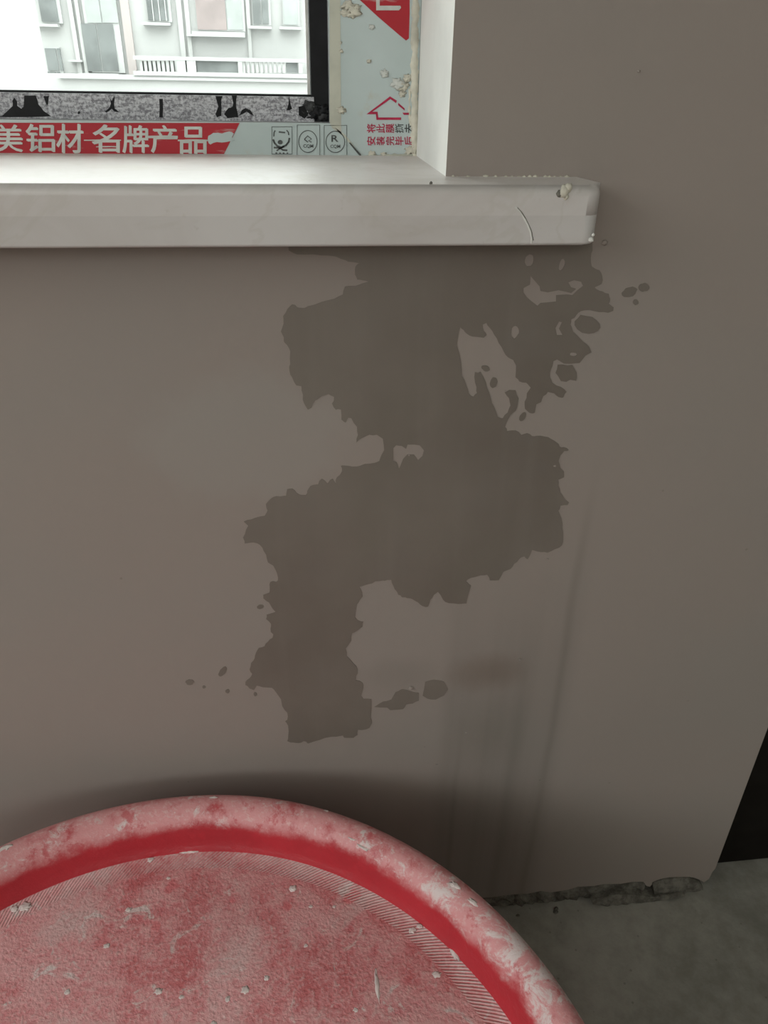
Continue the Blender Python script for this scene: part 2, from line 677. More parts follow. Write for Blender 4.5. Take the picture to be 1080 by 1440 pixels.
tag(mortar_strip('mortar_bed', [(540, 1265, 1295), (640, 1258, 1281), (715, 1252, 1272.5), (745, 1251, 1271), (790, 1246, 1266), (830, 1241, 1263),
                            (870, 1237, 1259), (905, 1234, 1254)], 0.004, 1),
    'rough grey mortar showing under the edge of the plaster')
mortar_strip('mortar_lump', [(918, 1243, 1262), (928, 1238, 1262), (950, 1235, 1259), (972, 1235, 1256), (982, 1239, 1254), (987, 1245, 1251)],
             -0.002, 2, amp=0.002)
mortar_strip('mortar_lump', [(832, 1267, 1268), (842, 1264, 1271), (850, 1262, 1275), (858, 1259, 1276.5), (868, 1257, 1274), (885, 1258, 1272), (900, 1260, 1269), (925, 1260, 1266), (950, 1257, 1261), (962, 1256, 1257)],
             -0.008, 3, amp=0.002)
for i in range(4):
    t = rng.random()
    x = 725 + t * 240
    p = on_z(x, 1284 - t * 30 + rng.uniform(-4, 6), 0.0)
    s = rng.uniform(0.0015, 0.0042)
    o = lump('mortar_crumb', (p.x, min(p.y, -0.006), s * 0.5), (s * 1.4, s, s * 0.8), M['mortar'], wall, i, 1)

# the leak stain: traced outline of the darker, damp plaster
stain = [(404, 340), (406, 352), (418, 358), (440, 358), (462, 359), (480, 364), (490, 368), (505, 370), (500, 375), (499, 386), (502, 393),
 (510, 394), (518, 396), (505, 400), (500, 402), (485, 403), (482, 414), (470, 420), (452, 425), (440, 429), (428, 433),
 (420, 433), (415, 429), (411, 428), (404, 434), (398, 444), (399, 455), (395, 466), (399, 474), (399, 480), (404, 485),
 (408, 494), (408, 512), (407, 522), (411, 531), (417, 542), (424, 543), (426, 555), (427, 566), (433, 576), (438, 573),
 (443, 563), (452, 557), (462, 554), (470, 558), (467, 567), (472, 576), (479, 576), (480, 590), (486, 594), (490, 587),
 (494, 588), (502, 600), (503, 612), (501, 622), (508, 616), (519, 611), (530, 611), (538, 617), (540, 633), (533, 648),
 (520, 652), (506, 655), (495, 656), (486, 655), (479, 655), (481, 662), (478, 668), (474, 671), (472, 680), (468, 673),
 (464, 675), (460, 680), (457, 676), (453, 673), (447, 681), (441, 682), (436, 683), (432, 690), (430, 696), (422, 696),
 (417, 693), (411, 687), (404, 688), (402, 697), (394, 698), (385, 699), (379, 703), (374, 708), (376, 718), (372, 725),
 (360, 728), (352, 731), (343, 733), (349, 739), (346, 745), (342, 756), (344, 764), (352, 763), (362, 764), (369, 770),
 (374, 780), (377, 791), (384, 795), (389, 804), (391, 812), (389, 818), (380, 818), (379, 824), (379, 833), (370, 836),
 (370, 841), (375, 845), (380, 850), (384, 856), (388, 860), (375, 864), (374, 870), (379, 874), (381, 880), (381, 888),
 (384, 892), (383, 897), (377, 902), (372, 909), (364, 911), (360, 918), (358, 925), (353, 932), (351, 941), (355, 947),
 (351, 953), (345, 959), (345, 963), (351, 968), (357, 970), (361, 964), (370, 966), (382, 967), (388, 973), (395, 983),
 (397, 993), (404, 1002), (404, 1012), (401, 1014), (405, 1020), (405, 1035), (404, 1042), (412, 1044), (420, 1045),
 (427, 1042), (433, 1045), (450, 1040), (465, 1036), (482, 1034), (484, 1037), (497, 1037), (503, 1033), (503, 1026),
 (515, 1025), (520, 1023), (523, 1016), (521, 1010), (522, 983), (511, 983), (508, 978), (511, 967), (510, 960),
 (503, 957), (500, 956), (503, 946), (501, 936), (495, 930), (488, 923), (486, 912), (490, 906), (494, 900), (495, 890),
 (503, 886), (510, 881), (511, 874), (503, 872), (499, 868), (502, 850), (506, 843), (510, 838), (508, 829), (505, 825),
 (513, 823), (523, 820), (528, 817), (538, 816), (545, 815), (550, 815), (553, 824), (557, 830), (560, 836), (565, 840),
 (573, 841), (580, 842), (588, 847), (594, 852), (602, 853), (605, 843), (610, 836), (616, 832), (623, 843), (631, 848),
 (645, 849), (656, 848), (658, 838), (662, 823), (655, 817), (662, 812), (675, 809), (685, 808), (689, 816), (701, 816),
 (708, 804), (718, 800), (723, 793), (730, 786), (737, 782), (742, 786), (748, 773), (760, 776), (770, 777), (780, 772),
 (790, 767), (792, 757), (791, 742), (789, 728), (785, 718), (788, 711), (798, 710), (800, 706), (793, 700), (788, 692),
 (785, 682), (785, 674), (793, 671), (793, 663), (788, 657), (785, 648), (788, 640), (793, 634), (800, 633), (793, 629),
 (787, 628), (783, 622), (775, 617), (765, 614), (755, 613), (748, 613), (741, 609), (733, 612), (725, 605), (713, 606),
 (710, 600), (714, 590), (721, 580), (727, 573), (729, 560), (725, 549), (716, 548), (710, 552), (716, 560), (718, 570),
 (714, 580), (707, 588), (700, 586), (695, 572), (690, 560), (685, 545), (680, 530), (676, 523), (668, 523), (667, 530),
 (670, 545), (671, 553), (666, 558), (659, 553), (655, 540), (649, 528), (648, 510), (646, 498), (642, 485), (644, 473),
 (647, 460), (652, 464), (656, 469), (664, 473), (680, 475), (684, 471), (680, 465), (679, 456), (684, 454), (688, 460),
 (695, 470), (701, 482), (708, 494), (714, 502), (722, 506), (726, 514), (725, 530), (730, 536), (740, 538), (746, 545),
 (741, 553), (738, 565), (738, 575), (745, 581), (752, 580), (754, 568), (761, 565), (764, 557), (770, 551), (779, 553),
 (785, 558), (792, 559), (797, 551), (793, 547), (783, 542), (777, 538), (773, 530), (774, 520), (778, 508), (783, 505),
 (787, 508), (793, 511), (805, 511), (815, 510), (818, 507), (823, 500), (832, 495), (828, 487), (820, 480), (812, 472),
 (806, 466), (802, 456), (803, 449), (808, 447), (813, 440), (822, 436), (835, 437), (842, 439), (855, 440), (862, 437),
 (863, 432), (856, 427), (858, 420), (856, 413), (848, 410), (838, 406), (836, 404), (846, 399), (847, 388), (843, 380),
 (838, 378), (832, 374), (831, 362), (833, 352), (833, 340)]
dry_holes = [
 [(736, 405), (745, 400), (746, 388), (752, 395), (759, 403), (760, 409), (770, 411), (785, 408), (795, 410), (803, 412),
  (810, 406), (803, 404), (799, 397), (807, 394), (817, 396), (820, 402), (812, 408), (805, 415), (797, 414), (782, 415),
  (782, 424), (772, 425), (760, 426), (756, 430), (748, 424), (741, 418), (736, 411)],
 [(781, 461), (786, 452), (790, 453), (786, 462), (791, 471), (783, 471)],
 [(553, 630), (557, 626), (565, 627), (571, 631), (573, 625), (582, 625), (590, 626), (596, 633), (594, 641), (588, 647),
  (582, 639), (573, 639), (567, 645), (563, 655), (561, 659), (558, 650), (553, 648)],
 ell(724, 467, 5.5, 9, 12), ell(806, 498, 5, 2.4, 0),
 ell(744, 366, 6, 9, 10), ell(790, 372, 4, 8, 20)]
THIN = 0.0004
loops = [px_loop(ragged(stain, 1.0, 2, 1), 0.0)] + [px_loop(h, 0.0) for h in dry_holes]
tag(plate('damp_stain', loops, -THIN, THIN * 1.5, M['damp'], wall), 'large dark damp patch with a ragged outline')
spots = [ell(826, 456, 19, 12.5, 14), ell(797, 524, 15, 12, 20, jit=.2), ell(885, 411, 11, 7, -22), ell(905, 404, 8, 6, 0),
         ell(894, 425, 4, 4), ell(267, 959, 6, 4), ell(313, 944, 4, 8, 35), ell(320, 972, 3, 3), ell(359, 976, 2.6, 2.6),
         ell(366, 853, 5, 3, -10), ell(287, 966, 2.5, 2), ell(683, 518, 6, 4, 20), ell(694, 538, 5, 8, 20),
         ell(735, 586, 4, 7, 25)]
for s in spots:
    plate('damp_spot', [px_loop(s, 0.0)], -THIN, THIN * 1.5, M['damp'], wall)
z7 = lambda L: [(500 + a / 3.375, 880 + b_ / 3.375) for a, b_ in L]
smear = plate('damp_smear', [px_loop(ragged(z7([(90, 385), (130, 360), (170, 350), (190, 315), (220, 300), (270, 312), (300, 318), (300, 355), (270, 368), (240, 372),
                                    (225, 395), (165, 400), (150, 388)]), 0.6, 2, 4), 0.0)], -THIN, THIN * 1.5, M['damp'], wall)
plate('damp_smear', [px_loop(ragged(z7([(318, 330), (330, 265), (370, 255), (420, 265), (440, 300), (420, 330), (380, 350), (340, 345)]), 0.6, 2, 5), 0.0)],
      -THIN, THIN * 1.5, M['damp'], wall)
# tiny plaster nibs on the wall
for i, (x, y, s) in enumerate([(577, 967, .0028), (731, 927, .0015), (770, 786, .0014), (780, 655, .0014), (898, 100, .0012), (575, 640, .0010),
                               (850, 341, .003), (655, 1030, .0012), (614, 1075, .0012)]):
    p = on_y(x, y, 0)
    lump('plaster_nib', (p.x, -s * 0.3, p.z), (s, s * .7, s * .8), M['plaster'], wall, i + 40, 1)

# the other sides of the room
def wall_with_hole(name, axis, pos, a0, a1, h, t):
    """axis 'x': wall in the y-z plane at x = pos; axis 'y': in the x-z plane at y = pos"""
    lp = [[(a0, 0), (a1, 0), (a1, ZC), (a0, ZC)]]
    if h:
        lp.append([(h[0], h[2]), (h[1], h[2]), (h[1], h[3]), (h[0], h[3])])
    o = plate(name, lp, 0.0, t, M['room_plaster'])
    if axis == 'x':
        o.data.transform(Matrix(((0, -1, 0, pos), (1, 0, 0, 0), (0, 0, 1, 0), (0, 0, 0, 1))))
    else:
        o.data.transform(Matrix.Translation((0, pos, 0)))
    tag(o, kind='structure')
    return o


wall_with_hole('wall_left', 'x', XL, YB, 0.0, LW, 0.2)
wall_with_hole('wall_back', 'y', YB - 0.2, XL - 0.2, XR + 0.2, BW, 0.2)
wall_with_hole('wall_right', 'x', XR + 0.2, YB, 0.9, None, 0.2)
wall_with_hole('wall_recess', 'y', 0.45, XE - 0.1, XR + 0.2, None, 0.2)

# invented near-black panel, stands in for the darkness beyond the wall's end
recess_panel = empty('recess_panel_1', ((XE + XR) / 2, 0.15, 0))
tag(recess_panel, kind='structure', label='near-black panel standing in for the dark recess beyond the end of the wall')
dm = M['dark_panel']


def dbox(name, x0, x1, y0, y1, z0, z1):
    o = box(name, x0 - recess_panel.location.x, x1 - recess_panel.location.x, y0 - 0.15, y1 - 0.15, z0, z1, dm, recess_panel, 0.003)
    return o


DY = 0.032
dbox('recess_panel_leaf', XE - 0.002, XR - 0.06, DY, DY + 0.04, 0.004, 2.08)
dbox('recess_panel_frame', XR - 0.06, XR + 0.002, DY - 0.02, DY + 0.09, 0.0, 2.14)
dbox('recess_panel_frame', XE - 0.002, XR - 0.06, DY - 0.02, DY + 0.09, 2.08, 2.14)
dbox('recess_panel_inset', XE + 0.16, XR - 0.16, DY - 0.012, DY, 0.2, 0.95)
dbox('recess_panel_inset', XE + 0.16, XR - 0.16, DY - 0.012, DY, 1.1, 1.95)
tag(box('wall_above_recess', XE, XR, DY - 0.03, DY + 0.09, 2.14, ZC, M['room_plaster']), kind='structure')

# ================================================================== THE WINDOW
YF = 0.142                         # room-side face of the outer frame
YS = YF + 0.016                    # room-side face of the sash
win = empty('window_1', (0, 0, 0))
tag(win, kind='structure', label='aluminium window still wrapped in printed protective film')
xr_in = on_y(463, 100, YF).x       # inner edge of the right stile
x_l = FW[0] + 0.01
z_rail = on_y(200, 170.3, YF).z    # top of the bottom rail
z_bot = FW[2] + 0.001
z_top = FW[3]
box('frame_rail', x_l, xr_in, YF, YF + 0.06, z_bot, z_rail, M['alu'], win)
box('frame_rail', x_l, xr_in, YF, YF + 0.06, z_top - 0.045, z_top, M['alu'], win)
box('frame_stile', xr_in, FW[1] + 0.001, YF, YF + 0.06, z_bot, z_top, M['alu'], win)
box('frame_stile', FW[0] - 0.001, x_l + 0.06, YF, YF + 0.06, z_bot, z_top, M['alu'], win)
# sash: black stile at the right, dusty rail below the glass
xs = on_y(437, 100, YS).x
z_sash = on_y(200, 132.8, YS).z
box('sash_stile', xs, xr_in + 0.004, YS, YS + 0.035, z_rail - 0.004, z_top - 0.04, M['black'], win)
rail = box('sash_rail', x_l + 0.055, xs + 0.002, YS - 0.001, YS + 0.035, z_rail - 0.004, z_sash, M['sash'], win)
box('sash_rail', x_l + 0.055, xs, YS, YS + 0.035, z_top - 0.075, z_top - 0.04, M['sash'], win)
box('sash_stile', x_l + 0.055, x_l + 0.09, YS, YS + 0.035, z_sash, z_top - 0.075, M['black'], win)
zg = z_sash
box('pane', x_l + 0.085, xs + 0.001, YS + 0.016, YS + 0.021, zg - 0.003, z_top - 0.07, M['glass'], win)
# thin rubber lip along the glass and the pale edge of the sealant beside it
box('gasket', x_l + 0.09, xs, YS + 0.004, YS + 0.014, z_sash - 0.001, z_sash + 0.0016, M['black'], win)
xg = on_y(431, 60, YS).x
box('sealant_line', xg, xg + 0.0022, YS + 0.008, YS + 0.0155, z_sash + 0.001, z_top - 0.08, M['white_putty'], win)
# black flecks along the sash rail
YR = YS - 0.0012
marks = [
 [(-6, 164), (3, 163), (18, 149), (17, 142), (20, 137), (24, 143), (24, 149), (30, 153), (33, 150), (34, 134), (50, 134), (54, 147), (61, 156), (72, 163.5), (30, 164.5)],
 [(61, 135), (69, 135), (68, 142), (66, 149), (64, 144)],
 [(153, 135), (157, 142), (161, 135), (160, 145), (161, 152), (168, 158), (161, 157), (157, 153), (150, 158), (147, 157), (154, 151), (156, 146)],
 [(224, 139), (229, 139), (229, 165), (224, 165)],
 [(303, 135), (313, 135), (311, 142), (311, 163), (305, 165), (303, 160), (307, 150)],
 [(326, 134), (333, 134), (332, 150), (335, 165), (329, 165), (320, 166), (315, 161), (321, 152), (327, 150), (328, 145)],
 [(337, 162), (340, 155), (345, 152), (352, 155), (357, 163), (353, 161), (347, 157), (342, 160)],
 [(406, 134), (408, 143), (411, 153), (407, 155), (403, 155), (406, 145)],
 [(420, 150), (428, 148), (434, 160), (428, 167), (420, 162)],
 [(111, 156), (113, 158), (111, 161), (109, 159)],
]
for mk in marks:
    plate('black_fleck', [px_loop(ragged(mk, 0.5, 2, 3), YR)], YR, 0.0012, M['black'], rail)
p0 = on_y(446, 160, YF)
for i, (x, y, s) in enumerate([(436, 150, .006), (445, 158, .006), (455, 155, .007), (452, 163, .005), (440, 163, .005), (459, 164, .0045), (430, 160, .004)]):
    p = on_y(x, y, YS - 0.002)
    lump('mortar_crumb', (p.x, p.y + 0.002, p.z), (s * 1.1, s * .3, s * .7), M['black'] if i % 3 else M['soot'], win, i + 10, 3, .9, 2.2)

# protective film
film = plate('protective_film', [[(x_l, z_bot + 0.002), (FW[1] - 0.0005, z_bot + 0.002), (FW[1] - 0.0005, z_top - 0.03), (xr_in, z_top - 0.03),
                                  (xr_in, z_rail), (x_l, z_rail)]], YF - 0.0005, 0.0006, M['film'], win)
YP = YF - 0.0008
# the two strips of film meet in a diagonal at the corner
plate('film_seam', [px_loop([(463, 170), (469, 178), (486, 190), (494, 200), (507, 218.5), (504, 218.5), (490, 200), (484, 192), (467, 180)], YP)],
      YP, 0.0004, M['film_glue'], film)
plate('film_edge', [px_loop([(463.5, -160), (478, -160), (479, 100), (480, 190), (463.5, 171)], YP)], YP, 0.0004, M['film_glue'], film)
flap = plate('film_flap', [px_loop([(490, 199.5), (507, 219), (489, 219)], YP - 0.0006)], YP - 0.0006, 0.0004, M['film'], film)
plate('flap_edge_line', [px_loop([(492, 200), (507.5, 217), (508, 219.5), (505, 218.5), (491, 201.5)], YP - 0.0010)], YP - 0.001, 0.0004, M['ink_black'], film)  # dark line along the flap's slanting edge
# red band with the big lettering
band = plate('red_band', [px_loop([(-420, 172), (337, 173), (315, 216.5), (-420, 215)], YP)], YP, 0.0004, M['red_print'], film)
YL = YP - 0.0003
for ch, rect in (('美', (-8, 175, 32, 214)), ('铝', (37, 174, 77, 214)), ('材', (80, 174, 117, 215.5)), ('名', (130, 175, 168, 215)),
                 ('牌', (173, 176, 209, 215.5)), ('产', (213, 176, 249, 215.5)), ('品', (254, 178, 290, 217))):
    x0, y0, x1, y1 = rect
    thin = glyph('lettering', ch, (x0 + .5, y0 + 1, x1 + .5, y1), YL, 0.0006, M['letter'], film)
    heavy = glyph('lettering', ch, (x0 - 1, y0, x1 - 1, y1 - 1), YL - 0.00006, 0.0006, M['letter'], film)
    bm = bmesh.new()
    bm.from_mesh(thin.data)
    bm.from_mesh(heavy.data)
    bm.to_mesh(thin.data)
    bm.free()
    bpy.data.objects.remove(heavy)
plate('scrape', [px_loop(ragged([(293, 191), (300, 187), (312, 188), (322, 185), (329, 188), (326, 193), (331, 196), (318, 200), (305, 200), (296, 203), (292, 198)], 1, 2, 9), YL)],
      YL, 0.0005, M['film'], film)
for k, (x0, y0, x1, y1) in enumerate([(118, 196.5, 170, 198), (205, 191, 250, 194.5), (250, 196.5, 292, 198.5), (135, 206, 168, 207)]):
    plate('scrape', [px_loop(ragged([(x0, y0), ((x0 + x1) / 2, y0 - .5), (x1, y0), (x1, y1), ((x0 + x1) / 2, y1), (x0, y1)], .25, 3, 20 + k), YL - 0.0002)], YL - 0.0002, 0.0004, M['letter'], film)
# red corner of the band that runs up the right stile, with the foot of a big character
plate('red_band', [px_loop([(504, -2), (470, -30), (470, -420), (576, -420), (576, 20), (575, 54), (571, 57), (560, 48), (532, 24)], YP)],
      YP, 0.0004, M['red_print'], film)
plate('lettering', [px_loop([(529, -60), (566, -60), (566, -54), (534, -54), (534, 8), (563, 8), (564, 11), (561, 14.5), (529, 14.5)], YL)],
      YL, 0.0006, M['letter'], film)


def stroke(pts, w):
    """outline of an open polyline of pixel points, w pixels wide"""
    L, R_ = [], []
    for i, (x, y) in enumerate(pts):
        a = pts[max(i - 1, 0)]
        b_ = pts[min(i + 1, len(pts) - 1)]
        dx, dy = b_[0] - a[0], b_[1] - a[1]
        n = math.hypot(dx, dy) or 1
        L.append((x - dy / n * w / 2, y + dx / n * w / 2))
        R_.append((x + dy / n * w / 2, y - dx / n * w / 2))
    return L + R_[::-1]


# red arrow mark
arrow_in = [(548.5, 139.5), (521.5, 158), (530, 158), (531, 166.2), (565, 166.2)]
plate('arrow_mark', [px_loop([(548.5, 135.5), (515.5, 160.6), (528.5, 160.6), (529.5, 168.6), (564, 168.6), (564, 165.2), (532, 165.2), (531, 157.2), (523.5, 157.2), (549, 139.3), (557, 145), (558, 141.5)], YP)],
      YP, 0.0004, M['ink_red'], film)
plate('arrow_mark', [px_loop([(560, 144.5), (569, 152.5), (569, 155.5), (560, 148)], YP)], YP, 0.0004, M['ink_red'], film)
plate('arrow_mark', [px_loop([(566, 158.5), (575, 158.5), (575, 161.5), (568, 161.5)], YP)], YP, 0.0004, M['ink_red'], film)
for i, ch in enumerate('将此膜撕去'):
    glyph('small_print', ch, (516 + i * 13.2, 174, 528 + i * 13.2, 187), YP, 0.0004, M['ink_red'] if i < 3 else M['ink_black'], film, rot=90, bold=0.012)
for i, ch in enumerate('安装完毕后'):
    glyph('small_print', ch, (516 + i * 13.2, 192, 528 + i * 13.2, 204.5), YP, 0.0004, M['ink_red'], film, rot=90, bold=0.012)


def ring(cx, cy, r, w, n=28, sx=1.0):
    return [[(cx + q * sx * math.cos(2 * math.pi * i / n), cy + q * math.sin(2 * math.pi * i / n)) for i in range(n)] for q in (r, r - w)]


def frame_px(x0, y0, x1, y1, w=0.8):
    return [[(x0, y0), (x1, y0), (x1, y1), (x0, y1)], [(x0 + w, y0 + w), (x1 - w, y0 + w), (x1 - w, y1 - w), (x0 + w, y1 - w)]]


def ink(lps, name='quality_mark'):
    plate(name, [px_loop(l, YP) for l in lps], YP, 0.0004, M['ink_black'], film)


ink(frame_px(382, 178, 411, 217, .6))
ink([stroke([(384, 196), (386, 201), (390, 205.5), (396, 207), (402, 204.5), (406, 199.5), (407, 194)], 2.6)])
ink([stroke([(385, 192), (385.5, 186), (387, 183.5)], 1.6)])
ink([stroke([(406, 190), (405.5, 186), (403, 183)], 1.6)])
ink([ell(394, 200, 3.6, 3.2, 0, 12, 0.0)])
ink([[(392, 184.5), (401, 185.5), (401, 187.5), (392, 186.5)]])
ink([stroke([(385, 207.5), (393, 208), (398, 211), (404, 211.5)], 2.4)])
ink([stroke([(389, 212), (394, 208.5), (400, 206)], 2.0)])
for k in range(4):
    ink([ell(388.5 + k * 5.2, 215.3, 1.5, 1.0, 0, 8, 0.2)])
ink(frame_px(417.5, 175.5, 450, 219, .6))
ink(frame_px(455.5, 176, 488, 219, .6))
ink(ring(433, 199, 16, 1.1, sx=.84))
ink(ring(471.5, 199.5, 15.6, 1.1, sx=.88))
ink([stroke([(428, 196), (432.5, 191), (438, 195.5), (434, 198), (438, 200)], 1.3)])
ink([stroke([(428, 196), (433, 200)], 1.3)])
glyph('quality_mark', 'CQM', (426.5, 203, 440.5, 208.5), YP, 0.0004, M['ink_black'], film, bold=0.01)
glyph('quality_mark', 'R', (466, 190, 476, 199.5), YP, 0.0004, M['ink_black'], film, bold=0.02)
glyph('quality_mark', 'CQM', (464.5, 203.5, 478.5, 209), YP, 0.0004, M['ink_black'], film, bold=0.01)


# uneven putty bead where film, jamb and sill meet
def bead(name, pts, r, mat, parent, seed, n=70, amp=0.6):
    bm = bmesh.new()
    rings = []
    segs = 7
    tot = len(pts) - 1
    for i in range(n + 1):
        s = i / n * tot
        k = min(int(s), tot - 1)
        p = pts[k].lerp(pts[k + 1], s - k)
        d = (pts[k + 1] - pts[k]).normalized()
        u = Vector((0, -1, 0))
        v = d.cross(u).normalized()
        rg = []
        for j in range(segs):
            a = 2 * math.pi * j / segs
            q = p * 180 + Vector((seed, j * .9, 0))
            rr = r * (1 + amp * noise.noise(q) + amp * .6 * noise.noise(q * 2.3))
            rg.append(bm.verts.new(p + u * math.cos(a) * rr * .6 + v * math.sin(a) * rr))
        rings.append(rg)
    for a, b_ in zip(rings, rings[1:]):
        for j in range(segs):
            bm.faces.new((a[j], a[(j + 1) % segs], b_[(j + 1) % segs], b_[j]))
    bm.faces.new(rings[0])
    bm.faces.new(rings[-1][::-1])
    return from_bm(name, bm, mat, parent, smooth=True)


bead('sealant_bead', [on_y(x, y, YF) for x, y in ((586, -120), (585, -20), (583, 60), (583, 120), (583, 170), (583, 222))], 0.0034, M['bead'], win, 1, 120)
bead('sealant_bead', [on_y(x, y, YF) for x, y in ((577, 125), (575, 150), (579, 180), (580, 215))], 0.0014, M['bead'], win, 2, 50, .9)
bead('sealant_bead', [on_y(x, y, YF - .001) for x, y in ((582, 218), (540, 219.5), (508, 220.5), (440, 221), (250, 220.5), (0, 220), (-300, 219))], 0.0012, M['film_glue'], win, 3, 160, .8)
for i, (x, y, s) in enumerate([(490, 8, .004), (497, 16, .005), (486, 18, .0035), (500, 12, .003), (523, 38, .002), (541, 103, .003), (519, 86, .0016), (560, 118, .005),
                               (567, 122, .004), (573, 110, .003), (480, 72, .0014), (479, 60, .001), (566, 132, .0025), (523, 216, .0025), (540, 217, .002), (577, 212, .004), (480, 155, .003)]):
    p = on_y(x, y, YF - .001)
    lump('putty_blob', tuple(p), (s * 1.1, s * .2, s * .8), M['bead'] if i not in (4, 5, 7) else M['letter'], film, i + 70, 3, .9, 2.4)

# ================================================================== THE SILL
z_st = on_y(627, 248, 0).z                       # top of the sill
y_sf = on_z(300, 258.5, z_st).y                  # its front edge
z_sb = on_y(415, 347, y_sf).z                    # underside of the front
x_se = on_y(847, 300, y_sf).x
sill = empty('window_sill', (-0.5, 0.0, z_sb))
tag(sill, 'white marble window sill with a rounded double-thick front edge and one lump of mortar', 'window sill')
S0 = sill.location


def slab(name, z0, z1, mat, r_edge, top_round):
    """front ledge slab with a rounded front right corner"""
    R_c = 0.012
    pts = []
    xl, yb, yf, xe = FW[0], 0.0, y_sf, x_se
    pts += [(xl, yf)]
    for k in range(7):
        a = math.radians(-90 + 90 * k / 6)
        pts.append((xe - R_c + R_c * math.cos(a), yf + R_c + R_c * math.sin(a)))
    pts += [(xe, yb + 0.003), (FW[1], yb + 0.003)]
    if z1 > z_st - 1e-6:
        pts += [(FW[1], YF + 0.002), (xl, YF + 0.002)]
    else:
        pts += [(xl, yb + 0.003)]
    bm = bmesh.new()
    lo = [bm.verts.new((x - S0.x, y - S0.y, z0 - S0.z)) for x, y in pts]
    hi = [bm.verts.new((x - S0.x, y - S0.y, z1 - S0.z)) for x, y in pts]
    bm.faces.new(lo[::-1])
    bm.faces.new(hi)
    n = len(pts)
    for i in range(n):
        bm.faces.new((lo[i], lo[(i + 1) % n], hi[(i + 1) % n], hi[i]))
    bm.edges.ensure_lookup_table()
    es = [e for e in bm.edges if abs(e.verts[0].co.z - e.verts[1].co.z) < 1e-7
          and all((v.co.y + S0.y < -0.02 or v.co.x + S0.x > x_se - .0125) for v in e.verts)
          and abs((e.verts[0].co.z) - ((z1 if top_round else z0) - S0.z)) < 1e-6]
    bmesh.ops.bevel(bm, geom=es, offset=r_edge, segments=5, profile=0.5, affect='EDGES')
    for f in bm.faces:
        f.smooth = f.calc_area() < 2e-4 or abs(f.normal.z) not in (0, 1)
    o = from_bm(name, bm, mat, sill)
    return o


z_mid = z_sb + (z_st - z_sb) * 0.5
slab('top_slab', z_mid, z_st, M['marble'], 0.0075, True)
slab('edge_strip', z_sb, z_mid, M['marble_strip'], 0.002, False)
p = on_y(793, 270, y_sf)
for i, (dx, dz, s) in enumerate([(0, 0, .0042), (.003, .0025, .003), (-.003, -.001, .0028), (.002, -.003, .0026)]):
    lump('mortar_crumb', (p.x + dx - S0.x, y_sf + 0.0005 - S0.y, p.z + dz - S0.z), (s, s * .55, s), M['mortar'] if i == 2 else M['bead'], sill, i + 3, 2, .5, 2.2)
# curved lifted hairline chip
ch = [on_y(x, y, y_sf + 0.0001) - S0 for x, y in ((725, 291), (731, 297), (737, 306), (742, 316), (746, 326), (748, 336), (747, 342))]
bead('hairline_chip', ch, 0.0008, M['white_putty'], sill, 8, 40, .5)
ch = [on_y(x, y, y_sf - 0.0002) - S0 for x, y in ((727.5, 292), (733, 298), (739, 307), (744, 317), (748, 327), (750, 338))]
bead('hairline_chip', ch, 0.0003, M['mortar'], sill, 9, 40, .7)
for i, (x, y, s) in enumerate([(831, 337, .0020), (834, 330, .0013), (606, 257.5, .0012), (612, 268, .0009), (463, 288, .0008)]):
    q = on_y(x, y, y_sf + 0.001)
    lump('putty_blob', tuple(q - S0), (s, s * .6, s), M['white_putty'] if i < 2 else M['mortar'], sill, i + 90, 1)
# crumbs of putty along the joint of the sill and the wall
for i in range(26):
    x = rng.uniform(632, 800)
    q = on_y(x, 249.0 + rng.uniform(-1.2, 1.2) + (x - 630) * .004, -0.0005)
    s = rng.uniform(.0006, .0017)
    lump('putty_crumb', tuple(q - S0), (s * 1.4, s, s), M['bead'], sill, i + 120, 1)

# ================================================================== THE RED TUB
HT = 0.655                                   # depth of its rim under the camera
TZ = CAM.z - HT
TC = Vector((CAM.x - 0.2052 * HT, CAM.y + 0.3097 * HT, 0))
TR = 0.55 * HT
tub = empty('red_tub', tuple(TC))
tag(tub, 'large round red plastic tub with a raised rim, smeared with dried white plaster', 'tub')


